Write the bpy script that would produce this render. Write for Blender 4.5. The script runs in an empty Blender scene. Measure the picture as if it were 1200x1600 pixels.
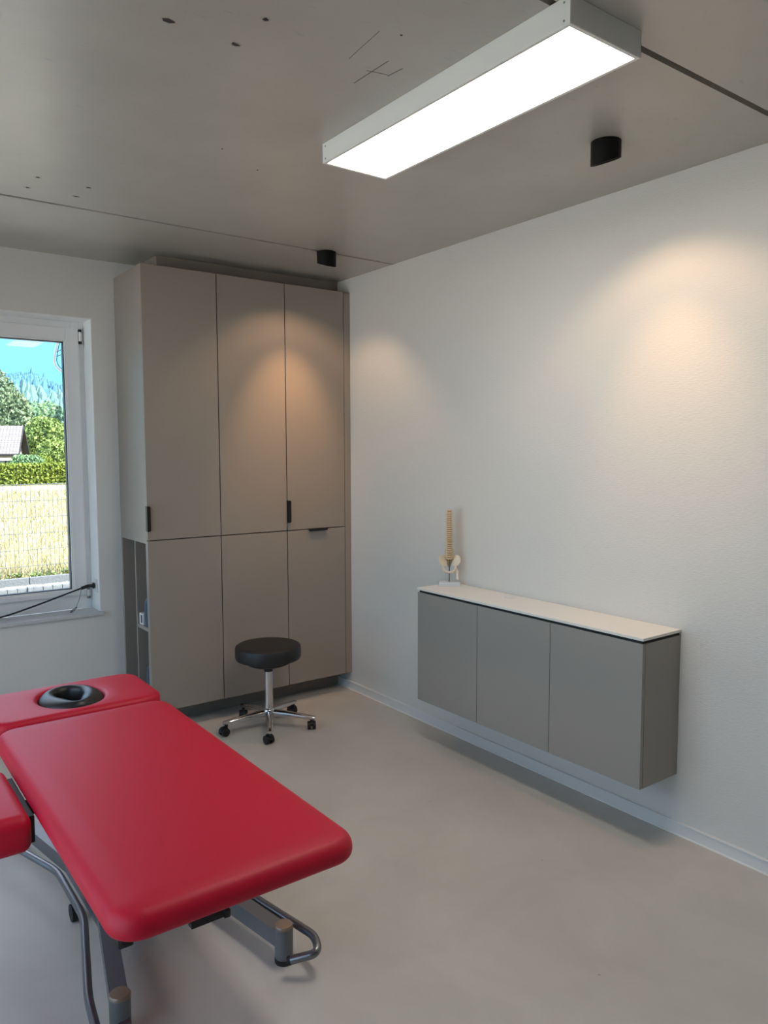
import bpy, bmesh, math, random
from mathutils import Vector, Matrix
random.seed(7)
C = bpy.context.scene.collection
SC = bpy.context.scene
PI = math.pi
H = 2.8          # ceiling height

# ------------------------------------------------------------------ camera
cam_d = bpy.data.cameras.new('camera'); cam = bpy.data.objects.new('camera', cam_d); C.objects.link(cam)
cam_d.sensor_fit = 'HORIZONTAL'; cam_d.sensor_width = 36; cam_d.lens = 36 * 1191.52 / 1200
cam_d.clip_start = 0.05; cam_d.clip_end = 3000
_fw = Vector((0.5930645, 0.8010455, -0.0812434)); _r = Vector((0.8035694, -0.5952050, -0.0026808)); _u = Vector((0.0505039, 0.0636949, 0.9966907))
M = Matrix.Identity(4)
for i in range(3):
    M[i][0] = _r[i]; M[i][1] = _u[i]; M[i][2] = -_fw[i]
M.translation = Vector((-2.9112, -4.7893, 1.6604))
cam.matrix_world = M
SC.camera = cam
CAM = Vector((-2.9112, -4.7893, 1.6604))

# ------------------------------------------------------------------ world, sun, exposure
SC.view_settings.view_transform = 'Standard'; SC.view_settings.look = 'None'
SC.view_settings.gamma = 1; SC.view_settings.use_curve_mapping = False
SC.view_settings.exposure = 0.40
SC.cycles.use_denoising = True
SC.cycles.max_bounces = 10; SC.cycles.diffuse_bounces = 8; SC.cycles.glossy_bounces = 4
SC.cycles.transparent_max_bounces = 12; SC.cycles.sample_clamp_indirect = 6.0
SKY_STRENGTH = 4.4
w = bpy.data.worlds.new('sky'); SC.world = w; w.use_nodes = True
nt = w.node_tree; nt.nodes.clear()
o_ = nt.nodes.new('ShaderNodeOutputWorld'); b_ = nt.nodes.new('ShaderNodeBackground')
tc = nt.nodes.new('ShaderNodeTexCoord'); sx = nt.nodes.new('ShaderNodeSeparateXYZ'); rp = nt.nodes.new('ShaderNodeValToRGB')
nt.links.new(tc.outputs['Generated'], sx.inputs[0]); nt.links.new(sx.outputs['Z'], rp.inputs[0])
nt.links.new(rp.outputs[0], b_.inputs[0]); nt.links.new(b_.outputs[0], o_.inputs[0]); b_.inputs[1].default_value = SKY_STRENGTH
cr = rp.color_ramp; cr.elements[0].position = 0.0; cr.elements[0].color = (0.070, 0.225, 0.32, 1)
cr.elements[1].position = 0.16; cr.elements[1].color = (0.070, 0.215, 0.36, 1)
e = cr.elements.new(0.42); e.color = (0.42, 0.47, 0.57, 1)
e = cr.elements.new(1.0); e.color = (0.39, 0.47, 0.61, 1)
sun_d = bpy.data.lights.new('sun', 'SUN'); sun = bpy.data.objects.new('sun', sun_d); C.objects.link(sun)
sun_d.energy = 14.0; sun_d.angle = math.radians(0.6); sun_d.color = (1.0, 0.95, 0.84)
sun.rotation_euler = Vector((-0.55, 0.62, -0.95)).to_track_quat('-Z', 'Y').to_euler()
PANEL_L = 13.5      # ceiling panel radiance
SPOT_CORE = 15.0
SPOT_HALO = 8.5

# ------------------------------------------------------------------ materials
def mat(name, col, rough=0.5, metal=0.0, spec=0.5, bump=None, var=None, emit=None, coat=0.0, alpha=None):
    """bump=(scale, strength, distance[, stretch]); var=(scale, other_colour, amount)"""
    m = bpy.data.materials.new(name); m.use_nodes = True
    n = m.node_tree; b = n.nodes['Principled BSDF']
    b.inputs['Base Color'].default_value = (*col, 1); b.inputs['Roughness'].default_value = rough
    b.inputs['Metallic'].default_value = metal; b.inputs['Specular IOR Level'].default_value = spec
    b.inputs['Coat Weight'].default_value = coat
    t = n.nodes.new('ShaderNodeTexCoord')
    if var:
        ns = n.nodes.new('ShaderNodeTexNoise'); ns.inputs['Scale'].default_value = var[0]; ns.inputs['Detail'].default_value = 6
        ns.inputs['Roughness'].default_value = 0.6
        n.links.new(t.outputs['Object'], ns.inputs['Vector'])
        r = n.nodes.new('ShaderNodeValToRGB'); r.color_ramp.elements[0].position = 0.5 - var[2] / 2; r.color_ramp.elements[1].position = 0.5 + var[2] / 2
        r.color_ramp.elements[0].color = (*col, 1); r.color_ramp.elements[1].color = (*var[1], 1)
        n.links.new(ns.outputs['Fac'], r.inputs[0]); n.links.new(r.outputs[0], b.inputs['Base Color'])
    if bump:
        nb = n.nodes.new('ShaderNodeTexNoise'); nb.inputs['Scale'].default_value = bump[0]; nb.inputs['Detail'].default_value = 4
        mp = n.nodes.new('ShaderNodeMapping'); n.links.new(t.outputs['Object'], mp.inputs[0])
        if len(bump) > 3: mp.inputs['Scale'].default_value = bump[3]
        n.links.new(mp.outputs[0], nb.inputs['Vector'])
        bp = n.nodes.new('ShaderNodeBump'); bp.inputs['Strength'].default_value = bump[1]; bp.inputs['Distance'].default_value = bump[2]
        n.links.new(nb.outputs['Fac'], bp.inputs['Height']); n.links.new(bp.outputs[0], b.inputs['Normal'])
    if emit:
        b.inputs['Emission Color'].default_value = (*emit[0], 1); b.inputs['Emission Strength'].default_value = emit[1]
    return m

def wallpaper(name, col):
    m = mat(name, col, 0.72, spec=0.35)
    n = m.node_tree; b = n.nodes['Principled BSDF']
    t = n.nodes.new('ShaderNodeTexCoord')
    # woven glass-fibre wallpaper: fine horizontal threads crossed by short vertical ones
    m1 = n.nodes.new('ShaderNodeMapping'); m1.inputs['Scale'].default_value = (45, 45, 210); n.links.new(t.outputs['Object'], m1.inputs[0])
    n1 = n.nodes.new('ShaderNodeTexNoise'); n1.inputs['Scale'].default_value = 1.0; n1.inputs['Detail'].default_value = 3; n.links.new(m1.outputs[0], n1.inputs['Vector'])
    m2 = n.nodes.new('ShaderNodeMapping'); m2.inputs['Scale'].default_value = (150, 150, 60); n.links.new(t.outputs['Object'], m2.inputs[0])
    n2 = n.nodes.new('ShaderNodeTexNoise'); n2.inputs['Scale'].default_value = 1.0; n2.inputs['Detail'].default_value = 2; n.links.new(m2.outputs[0], n2.inputs['Vector'])
    ad = n.nodes.new('ShaderNodeMath'); ad.operation = 'MULTIPLY_ADD'; ad.inputs[1].default_value = 0.4
    n.links.new(n2.outputs['Fac'], ad.inputs[0]); n.links.new(n1.outputs['Fac'], ad.inputs[2])
    bp = n.nodes.new('ShaderNodeBump'); bp.inputs['Strength'].default_value = 0.5; bp.inputs['Distance'].default_value = 0.0028
    n.links.new(ad.outputs[0], bp.inputs['Height']); n.links.new(bp.outputs[0], b.inputs['Normal'])
    return m

def concrete(name):
    m = mat(name, (0.30, 0.275, 0.245), 0.30, spec=0.6)
    n = m.node_tree; b = n.nodes['Principled BSDF']
    t = n.nodes.new('ShaderNodeTexCoord')
    a = n.nodes.new('ShaderNodeTexNoise'); a.inputs['Scale'].default_value = 1.6; a.inputs['Detail'].default_value = 8; a.inputs['Roughness'].default_value = 0.62
    n.links.new(t.outputs['Object'], a.inputs['Vector'])
    r = n.nodes.new('ShaderNodeValToRGB'); r.color_ramp.elements[0].position = 0.3; r.color_ramp.elements[1].position = 0.72
    r.color_ramp.elements[0].color = (0.385, 0.37, 0.33, 1); r.color_ramp.elements[1].color = (0.475, 0.46, 0.415, 1)
    n.links.new(a.outputs['Fac'], r.inputs[0])
    # small pores and lime streaks
    mp = n.nodes.new('ShaderNodeMapping'); mp.inputs['Scale'].default_value = (14, 50, 1); n.links.new(t.outputs['Object'], mp.inputs[0])
    s = n.nodes.new('ShaderNodeTexNoise'); s.inputs['Scale'].default_value = 1; s.inputs['Detail'].default_value = 5; n.links.new(mp.outputs[0], s.inputs['Vector'])
    sr = n.nodes.new('ShaderNodeValToRGB'); sr.color_ramp.elements[0].position = 0.27; sr.color_ramp.elements[1].position = 0.34
    sr.color_ramp.elements[0].color = (0.84, 0.84, 0.84, 1); sr.color_ramp.elements[1].color = (1, 1, 1, 1)
    n.links.new(s.outputs['Fac'], sr.inputs[0])
    mx = n.nodes.new('ShaderNodeMixRGB'); mx.blend_type = 'MULTIPLY'; mx.inputs[0].default_value = 0.8
    n.links.new(r.outputs[0], mx.inputs[1]); n.links.new(sr.outputs[0], mx.inputs[2]); n.links.new(mx.outputs[0], b.inputs['Base Color'])
    bp = n.nodes.new('ShaderNodeBump'); bp.inputs['Strength'].default_value = 0.25; bp.inputs['Distance'].default_value = 0.004
    n.links.new(a.outputs['Fac'], bp.inputs['Height']); n.links.new(bp.outputs[0], b.inputs['Normal'])
    return m

def floor_mat():
    m = mat('floor_vinyl', (0.44, 0.41, 0.37), 0.38, spec=0.4)
    n = m.node_tree; b = n.nodes['Principled BSDF']
    t = n.nodes.new('ShaderNodeTexCoord')
    a = n.nodes.new('ShaderNodeTexNoise'); a.inputs['Scale'].default_value = 2.6; a.inputs['Detail'].default_value = 9; a.inputs['Roughness'].default_value = 0.62; a.inputs['Distortion'].default_value = 0.6
    n.links.new(t.outputs['Object'], a.inputs['Vector'])
    r = n.nodes.new('ShaderNodeValToRGB'); r.color_ramp.elements[0].position = 0.32; r.color_ramp.elements[1].position = 0.68
    r.color_ramp.elements[0].color = (0.505, 0.475, 0.435, 1); r.color_ramp.elements[1].color = (0.575, 0.545, 0.50, 1)
    n.links.new(a.outputs['Fac'], r.inputs[0])
    v = n.nodes.new('ShaderNodeTexVoronoi'); v.inputs['Scale'].default_value = 3.1
    n.links.new(t.outputs['Object'], v.inputs['Vector'])
    vr = n.nodes.new('ShaderNodeValToRGB'); vr.color_ramp.elements[0].position = 0.006; vr.color_ramp.elements[1].position = 0.016
    vr.color_ramp.elements[0].color = (0.5, 0.48, 0.46, 1); vr.color_ramp.elements[1].color = (1, 1, 1, 1)
    n.links.new(v.outputs['Distance'], vr.inputs[0])
    mx = n.nodes.new('ShaderNodeMixRGB'); mx.blend_type = 'MULTIPLY'; mx.inputs[0].default_value = 0.8
    n.links.new(r.outputs[0], mx.inputs[1]); n.links.new(vr.outputs[0], mx.inputs[2]); n.links.new(mx.outputs[0], b.inputs['Base Color'])
    rr = n.nodes.new('ShaderNodeMapRange'); rr.inputs['To Min'].default_value = 0.34; rr.inputs['To Max'].default_value = 0.48
    n.links.new(a.outputs['Fac'], rr.inputs[0]); n.links.new(rr.outputs[0], b.inputs['Roughness'])
    return m

def glass_mat():
    m = bpy.data.materials.new('window_glass'); m.use_nodes = True; n = m.node_tree; n.nodes.clear()
    o = n.nodes.new('ShaderNodeOutputMaterial'); tr = n.nodes.new('ShaderNodeBsdfTransparent'); gl = n.nodes.new('ShaderNodeBsdfGlossy')
    fr = n.nodes.new('ShaderNodeFresnel'); fr.inputs[0].default_value = 1.27; mx = n.nodes.new('ShaderNodeMixShader')
    tr.inputs[0].default_value = (0.97, 0.98, 0.975, 1); gl.inputs['Roughness'].default_value = 0.02
    n.links.new(fr.outputs[0], mx.inputs[0]); n.links.new(tr.outputs[0], mx.inputs[1]); n.links.new(gl.outputs[0], mx.inputs[2]); n.links.new(mx.outputs[0], o.inputs[0])
    return m

MT = {
    'wall': wallpaper('woven_wallpaper', (0.70, 0.68, 0.645)),
    'wall_plain': mat('painted_wall', (0.74, 0.73, 0.71), 0.75, spec=0.3, bump=(90, 0.15, 0.001)),
    'wall_grey': mat('darkened_rear_wall', (0.26, 0.25, 0.24), 0.7),  # unseen rear wall, darkened to cut light bounced onto the table front
    'ceiling': concrete('smooth_concrete'),
    'joint': mat('concrete_joint', (0.24, 0.215, 0.185), 0.9, bump=(30, 0.5, 0.01)),
    'hole': mat('drill_hole_shade', (0.035, 0.03, 0.028), 0.95),
    'scratch': mat('pencil_mark', (0.15, 0.14, 0.125), 0.9),
    'chip': mat('chalky_rim', (0.42, 0.38, 0.33), 0.9),
    'floor': floor_mat(),
    'skirting': mat('white_skirting', (0.74, 0.74, 0.73), 0.4),
    'sealant': mat('white_sealant', (0.85, 0.84, 0.82), 0.45),
    'upvc': mat('white_window_plastic', (0.82, 0.83, 0.84), 0.32),
    'reveal': mat('white_reveal_plaster', (0.88, 0.88, 0.88), 0.6),
    'gasket': mat('black_gasket', (0.02, 0.03, 0.045), 0.5),
    'glass': glass_mat(),
    'sill': mat('grey_sill_stone', (0.60, 0.61, 0.62), 0.35, var=(60, (0.55, 0.56, 0.57), 0.3)),
    'taupe': mat('taupe_laminate', (0.315, 0.275, 0.240), 0.36, spec=0.4),
    'taupe_dark': mat('taupe_carcass', (0.25, 0.22, 0.19), 0.6),
    'carcass': mat('gap_shade_carcass', (0.05, 0.045, 0.04), 0.7),  # darkened carcass colour, paints the shade seen in the door gaps
    'greige': mat('greige_laminate', (0.315, 0.292, 0.265), 0.42, spec=0.4),
    'gap': mat('shadow_gap_black', (0.012, 0.012, 0.014), 0.7),
    'black_metal': mat('black_handle_metal', (0.012, 0.012, 0.013), 0.35, metal=0.3),
    'white_top': mat('white_compact_top', (0.82, 0.79, 0.74), 0.35),
    'lamp_white': mat('white_lamp_sheet', (0.78, 0.78, 0.76), 0.4),
    'screw': mat('screw_grey', (0.3, 0.3, 0.3), 0.4, metal=0.8),
    'diffuser': mat('lit_diffuser', (0.9, 0.9, 0.88), 0.5, emit=((1.0, 0.94, 0.86), PANEL_L)),
    'spot_black': mat('black_spot_housing', (0.006, 0.006, 0.0065), 0.5, spec=0.2),
    'spot_inner': mat('spot_reflector', (0.35, 0.33, 0.31), 0.3, metal=0.6),
    'spot_lit': mat('lit_spot_chip', (1, 0.9, 0.8), 0.5, emit=((1.0, 0.72, 0.45), 6.0)),
    'red': mat('red_vinyl', (0.56, 0.002, 0.030), 0.50, spec=0.42, bump=(420, 0.12, 0.0008)),
    'red_under': mat('dark_red_vinyl', (0.20, 0.004, 0.01), 0.55),
    'black_vinyl': mat('black_vinyl', (0.014, 0.016, 0.019), 0.38, bump=(300, 0.15, 0.0008)),
    'black_fabric': mat('black_seat_vinyl', (0.017, 0.017, 0.018), 0.5, bump=(350, 0.15, 0.0008)),
    'steel': mat('grey_coated_steel', (0.19, 0.20, 0.22), 0.38, metal=0.55),
    'steel_tube': mat('satin_steel_tube', (0.22, 0.23, 0.25), 0.33, metal=0.85),
    'bronze_cap': mat('brownish_end_cap', (0.30, 0.22, 0.16), 0.38, metal=0.3),
    'rubber': mat('black_rubber', (0.010, 0.010, 0.011), 0.6),
    'chrome': mat('chrome', (0.70, 0.70, 0.72), 0.07, metal=1.0),
    'plastic_black': mat('black_plastic', (0.010, 0.010, 0.012), 0.35),
    'cable': mat('black_cable', (0.010, 0.012, 0.018), 0.45),
    'white_plastic': mat('white_plastic', (0.80, 0.80, 0.79), 0.35),
    'bone': mat('bone_plastic', (0.78, 0.66, 0.46), 0.5, var=(40, (0.70, 0.56, 0.36), 0.4)),
    'bone_pale': mat('pale_bone_plastic', (0.80, 0.70, 0.56), 0.5),
    'disc': mat('orange_disc', (0.36, 0.13, 0.04), 0.6),
    'nerve': mat('yellow_nerve', (0.62, 0.45, 0.10), 0.5),
    'sacrum': mat('brown_sacrum', (0.42, 0.27, 0.10), 0.5),
    'base_plastic': mat('pale_base_plastic', (0.68, 0.70, 0.74), 0.25),
    'rod': mat('grey_rod', (0.14, 0.15, 0.17), 0.3, metal=0.9),
    'bottle': mat('slate_bottle', (0.06, 0.10, 0.15), 0.35),
    'boxdark': mat('dark_blue_print', (0.04, 0.06, 0.12), 0.5),
    # outside
    'lawn': mat('pale_gravel_ground', (0.40, 0.40, 0.38), 0.95, var=(14, (0.50, 0.49, 0.46), 0.3)),
    'field': mat('dry_field', (0.28, 0.245, 0.11), 0.95, var=(0.9, (0.34, 0.305, 0.18), 0.35), bump=(3, 0.6, 0.1)),
    'blade': mat('dry_grass_blades', (0.33, 0.29, 0.155), 0.8, var=(1.3, (0.3, 0.28, 0.13), 0.3)),
    'stone': mat('palisade_concrete', (0.1, 0.112, 0.125), 0.9, var=(30, (0.14, 0.155, 0.17), 0.4), bump=(60, 0.6, 0.01)),
    'gravel': mat('white_gravel', (0.33, 0.33, 0.32), 0.9, var=(9, (0.19, 0.19, 0.19), 0.35)),
    'fence': mat('galvanised_wire', (0.13, 0.14, 0.14), 0.5, metal=0.2),
    'fence_post': mat('galvanised_post', (0.285, 0.347, 0.372), 0.45, metal=0.3),
    'hedge': mat('hedge_leaf', (0.124, 0.186, 0.022), 0.7, var=(0.8, (0.186, 0.223, 0.025), 0.4)),
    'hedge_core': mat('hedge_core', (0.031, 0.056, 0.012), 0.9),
    'leaf_yellow': mat('yellow_green_leaf', (0.19, 0.26, 0.06), 0.7, var=(0.5, (0.13, 0.21, 0.06), 0.4)),
    'leaf_green': mat('fresh_green_leaf', (0.12, 0.22, 0.1), 0.7, var=(0.5, (0.16, 0.27, 0.13), 0.4)),
    'leaf_blue': mat('blue_green_needle', (0.09, 0.19, 0.15), 0.7, var=(0.4, (0.14, 0.24, 0.17), 0.4)),
    'leaf_pale': mat('pale_needle', (0.17, 0.23, 0.12), 0.7, var=(0.6, (0.11, 0.17, 0.11), 0.4)),
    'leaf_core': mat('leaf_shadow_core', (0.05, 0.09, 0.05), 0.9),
    'trunk': mat('bark', (0.099, 0.074, 0.056), 0.9),
    'hill': mat('hazy_hill_ground', (0.12, 0.21, 0.2), 0.95, var=(0.02, (0.2, 0.28, 0.24), 0.4)),  # distance haze mixed into the ground colour
    'hill_tree': mat('hill_tree_haze_blue', (0.04, 0.12, 0.22), 0.9, var=(0.03, (0.07, 0.19, 0.24), 0.35)),  # blue of the distance haze put into the tree colour
    'hill_tree_pale_haze': mat('hill_tree_pale_haze', (0.11, 0.21, 0.2), 0.9),  # paler trees, tinted with the same painted haze
    'rooftile': mat('grey_roof_tile', (0.14, 0.13, 0.145), 0.8, var=(3, (0.19, 0.175, 0.19), 0.4)),
    'gable': mat('dark_timber', (0.015, 0.014, 0.019), 0.8),
    'house_wall': mat('pale_render', (0.341, 0.329, 0.310), 0.8),
    'shed': mat('pale_blue_shed', (0.260, 0.322, 0.384), 0.6),
}

# ------------------------------------------------------------------ geometry helpers
WL = {}                       # world location of every empty or mesh made here
def tag(o, label=None, cat=None, group=None, kind=None):
    if label: o['label'] = label
    if cat: o['category'] = cat
    if group: o['group'] = group
    if kind: o['kind'] = kind
    return o
def thing(name, loc, label, cat, group=None):
    o = bpy.data.objects.new(name, None); C.objects.link(o); o.location = loc; o.empty_display_size = 0.05
    WL[o.name] = Vector(loc)
    return tag(o, label, cat, group)

class MB:
    def __init__(s): s.v = []; s.f = []
    def add(s, vs, fs):
        k = len(s.v); s.v += [tuple(v) for v in vs]; s.f += [tuple(i + k for i in f) for f in fs]; return s
    def box(s, x0, x1, y0, y1, z0, z1, b=0.0):
        if b <= 0:
            vs = [(x, y, z) for z in (z0, z1) for y in (y0, y1) for x in (x0, x1)]
            return s.add(vs, [(0, 2, 3, 1), (4, 5, 7, 6), (0, 1, 5, 4), (1, 3, 7, 5), (3, 2, 6, 7), (2, 0, 4, 6)])
        bm = bmesh.new(); bmesh.ops.create_cube(bm, size=1)
        for v in bm.verts:
            v.co = Vector(((x0 + x1) / 2 + v.co.x * (x1 - x0), (y0 + y1) / 2 + v.co.y * (y1 - y0), (z0 + z1) / 2 + v.co.z * (z1 - z0)))
        bmesh.ops.bevel(bm, geom=bm.edges[:], offset=b, segments=2, affect='EDGES', profile=0.5)
        bm.verts.index_update()
        s.add([v.co[:] for v in bm.verts], [[v.index for v in f.verts] for f in bm.faces]); bm.free(); return s
    def loft(s, loops, cap0=True, cap1=True, closed=True):
        n = len(loops[0]); vs = [p for l in loops for p in l]; fs = []
        for i in range(len(loops) - 1):
            for j in range(n if closed else n - 1):
                a = i * n + j; b = i * n + (j + 1) % n
                fs.append((a, b, b + n, a + n))
        if cap0: fs.append(tuple(reversed(range(n))))
        if cap1: fs.append(tuple(range((len(loops) - 1) * n, len(loops) * n)))
        return s.add(vs, fs)
    def lathe(s, prof, c, n=32, cap0=True, cap1=True):
        loops = [[(c[0] + r * math.cos(2 * PI * k / n), c[1] + r * math.sin(2 * PI * k / n), c[2] + z) for k in range(n)] for r, z in prof]
        return s.loft(loops, cap0, cap1)
    def cyl(s, p0, p1, r0, r1=None, n=16):
        r1 = r0 if r1 is None else r1
        p0 = Vector(p0); p1 = Vector(p1); d = (p1 - p0).normalized(); a = d.orthogonal().normalized(); b = d.cross(a)
        L = [[tuple(p + r * (a * math.cos(2 * PI * k / n) + b * math.sin(2 * PI * k / n))) for k in range(n)] for p, r in ((p0, r0), (p1, r1))]
        return s.loft(L)
    def tube(s, pts, r, n=12):
        pts = [Vector(p) for p in pts]; L = []; a = None
        for i, p in enumerate(pts):
            d = ((pts[min(i + 1, len(pts) - 1)] - p).normalized() + (p - pts[max(i - 1, 0)]).normalized()).normalized()
            if a is None: a = d.orthogonal().normalized()
            a = (a - d * a.dot(d)).normalized(); b = d.cross(a)
            L.append([tuple(p + r * (a * math.cos(2 * PI * k / n) + b * math.sin(2 * PI * k / n))) for k in range(n)])
        return s.loft(L)
    def build(s, name, m, parent=None, smooth=False, loc=None):
        me = bpy.data.meshes.new(name); base = Vector(loc) if loc is not None else Vector((0, 0, 0))
        if parent is not None and loc is None: base = WL[parent.name]
        me.from_pydata([tuple(Vector(v) - base) for v in s.v], [], s.f); me.update()
        bm = bmesh.new(); bm.from_mesh(me); bmesh.ops.recalc_face_normals(bm, faces=bm.faces[:]); bm.to_mesh(me); bm.free()
        me.materials.append(m)
        o = bpy.data.objects.new(name, me); C.objects.link(o)
        if parent is not None:
            o.parent = parent; o.location = base - WL[parent.name]
        else: o.location = base
        WL[o.name] = Vector(base)
        if smooth:
            for p in me.polygons: p.use_smooth = True
            try: me.set_sharp_from_angle(angle=math.radians(38))
            except Exception: pass
        return o

def fillet(pts, r, k=6):
    pts = [Vector(p) for p in pts]; out = [pts[0]]
    for i in range(1, len(pts) - 1):
        a, b, c = pts[i - 1], pts[i], pts[i + 1]
        rr = min(r, (b - a).length * 0.45, (c - b).length * 0.45)
        p = b + (a - b).normalized() * rr; q = b + (c - b).normalized() * rr
        for j in range(k + 1):
            t = j / k; out.append(p * (1 - t) ** 2 + b * 2 * t * (1 - t) + q * t * t)
    out.append(pts[-1]); return out

def rrect(x0, x1, y0, y1, r, z, k=8):
    """rounded rectangle loop, 4*(k+1) points"""
    out = []
    for cx, cy, a0 in ((x1 - r, y1 - r, 0), (x0 + r, y1 - r, 90), (x0 + r, y0 + r, 180), (x1 - r, y0 + r, 270)):
        for j in range(k + 1):
            a = math.radians(a0 + 90 * j / k); out.append((cx + r * math.cos(a), cy + r * math.sin(a), z))
    return out

def soft_slab_loops(x0, x1, y0, y1, z0, z1, rc, re_top, re_bot, k=8, steps=7):
    L = []
    for j in range(steps + 1):        # bottom rounding, going up
        a = PI / 2 * j / steps; ins = re_bot * (1 - math.sin(a)); z = z0 + re_bot * (1 - math.cos(a))
        L.append(rrect(x0 + ins, x1 - ins, y0 + ins, y1 - ins, max(rc - ins, 0.004), z, k))
    for j in range(steps + 1):        # top rounding
        a = PI / 2 * j / steps; ins = re_top * (1 - math.cos(a)); z = z1 - re_top * (1 - math.sin(a))
        L.append(rrect(x0 + ins, x1 - ins, y0 + ins, y1 - ins, max(rc - ins, 0.004), z, k))
    return L

# ------------------------------------------------------------------ room shell
X0, Y0 = -4.1, -6.0            # far left wall and rear wall (behind the camera)
WX0, WX1, WZ0, WZ1 = -3.05, -1.550, 0.645, 2.452      # window_1 hole in the back wall
def st(o): o['kind'] = 'structure'; return o
fl = st(MB().box(X0 - .35, .3, Y0 - .3, .36, -0.25, 0).build('floor', MT['floor']))
cl = st(MB().box(X0 - .35, .3, Y0 - .3, .36, H + 0.03, H + 0.30).build('ceiling', MT['joint']))
G = 0.011                       # half width of the joints between the concrete slabs
for a, b in ((-0.960 + G, 0.30), (-3.398 + G, -0.960 - G), (Y0 - .2, -3.398 - G)):
    MB().box(X0 - .3, 0.25, a, b, H, H + 0.05).build('concrete_slab', MT['ceiling'], cl)
# drilled fixing holes, their shade painted as dark discs, with crumbled rims, and pencil scratches on the slab
def blob(cx, cy, z, r, seed, n=11):
    rnd = random.Random(seed); sx_ = 1 + rnd.random() * .7
    return [(cx + r * sx_ * (0.75 + 0.4 * rnd.random()) * math.cos(2 * PI * k / n), cy + r * (0.75 + 0.4 * rnd.random()) * math.sin(2 * PI * k / n), z) for k in range(n)]
for i, (x, y, r) in enumerate([(-2.103, -2.74, .013), (-1.898, -2.898, .010), (-1.907, -2.736, .010), (-2.113, -1.285, .009), (-2.12, -1.125, .009),
                               (-1.907, -1.28, .009), (-1.918, -1.127, .009), (-1.41, -1.9, .005), (-1.62, -2.02, .004), (-1.56, -3.05, .004)]):
    MB().loft([blob(x, y, H - .0003, r * .9, i), blob(x, y, H - .0012, r * .7, i)]).build('drill_hole_shade', MT['hole'], cl)
    if i < 7: MB().loft([blob(x, y, H - .0001, r * 1.25, i + 50), blob(x, y, H - .0006, r * 1.1, i + 50)]).build('hole_rim', MT['chip'], cl)
def mark(p, q, wd=.0025):
    p = Vector((*p, H)); q = Vector((*q, H)); n_ = (q - p).cross(Vector((0, 0, 1))).normalized() * wd
    MB().loft([[tuple(p - n_), tuple(p + n_), tuple(q + n_), tuple(q - n_)], [tuple(v - Vector((0, 0, .0006))) for v in (p - n_ * .6, p + n_ * .6, q + n_ * .6, q - n_ * .6)]]).build('scratch_mark', MT['scratch'], cl)
mark((-1.509, -2.744), (-1.504, -2.917), .002); mark((-1.523, -2.833), (-1.455, -2.848), .0015); mark((-1.451, -2.842), (-1.443, -2.906), .002); mark((-1.605, -2.858), (-1.62, -3.03), .0012)

wr = st(MB().box(0, .3, Y0 - .3, .36, 0, H).build('wall_right', MT['wall']))
m = MB()
m.box(X0 - .35, WX0, 0, .36, 0, H); m.box(WX1, .3, 0, .36, 0, H); m.box(WX0, WX1, 0, .36, 0, WZ0); m.box(WX0, WX1, 0, .36, WZ1, H)
wb = st(m.build('wall_back', MT['wall_plain']))
st(MB().box(X0 - .35, .3, Y0 - .3, Y0, 0, H).build('wall_front', MT['wall_grey']))
LW0, LW1, LZ1 = -4.3, -0.30, 2.50      # big glazed opening in the left wall (outside the frame)
m = MB(); m.box(X0 - .35, X0, Y0, LW0, 0, H); m.box(X0 - .35, X0, LW1, 0, 0, H); m.box(X0 - .35, X0, LW0, LW1, LZ1, H); m.box(X0 - .35, X0, LW0, LW1, 0, .06)
st(m.build('wall_left', MT['wall_plain']))

# skirtings
def skirt(name, box_, cap, seal):
    o = st(MB().box(*box_, b=.0015).build(name, MT['skirting']))
    MB().box(*cap, b=.002).build('cap_rail', MT['skirting'], o)
    MB().box(*seal).build('sealant_bead', MT['sealant'], o)
    return o
skirt('baseboard_right', (-.011, 0, Y0, -.315, 0.0, .052), (-.015, 0, Y0, -.315, .050, .058), (-.017, -.011, Y0, -.315, 0, .005))
skirt('baseboard_back', (X0, -1.4115, -.011, 0, 0, .052), (X0, -1.4115, -.015, 0, .050, .058), (X0, -1.4115, -.017, -.011, 0, .005))

# reveal lining
m = MB(); t = .004
m.box(WX1 - t, WX1, .001, .30, WZ0 + .024, WZ1); m.box(WX0, WX0 + t, .001, .30, WZ0 + .024, WZ1); m.box(WX0, WX1, .001, .30, WZ1 - t, WZ1)
m.build('reveal', MT['reveal'], wb)

# window_1
def ring(x0, x1, z0, z1, w_, y0, y1, b=.003):
    m = MB(); m.box(x0, x0 + w_, y0, y1, z0, z1, b); m.box(x1 - w_, x1, y0, y1, z0, z1, b)
    m.box(x0 + w_, x1 - w_, y0 + .0003, y1, z1 - w_, z1, b); m.box(x0 + w_, x1 - w_, y0 + .0003, y1, z0, z0 + w_, b); return m
win = thing('window_1', (WX1, .16, WZ0 + .024), None, None); win['kind'] = 'structure'
fx0, fx1, fz0, fz1 = WX0 + .004, WX1 - .004, WZ0 + .024, WZ1 - .004
m = ring(fx0, fx1, fz0, fz1, .075, .165, .235); m.box(fx0 + .07, fx1 - .07, .1655, .2345, fz0 + .070, .780, .001); m.build('frame', MT['upvc'], win)
sx0, sx1, sz0, sz1 = fx0 + .034, fx1 - .034, .757, fz1 - .040
m = MB(); m.box(sx0, sx0 + .078, .145, .225, sz0, sz1, .006); m.box(sx1 - .078, sx1, .145, .225, sz0, sz1, .006)
m.box(sx0 + .074, sx1 - .074, .1455, .2245, sz1 - .078, sz1, .006); m.box(sx0 + .074, sx1 - .074, .1455, .2245, sz0, .790, .006)
sash = m.build('sash', MT['upvc'], win)
gx0, gx1, gz0, gz1 = sx0 + .078, sx1 - .078, .790, sz1 - .078
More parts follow.
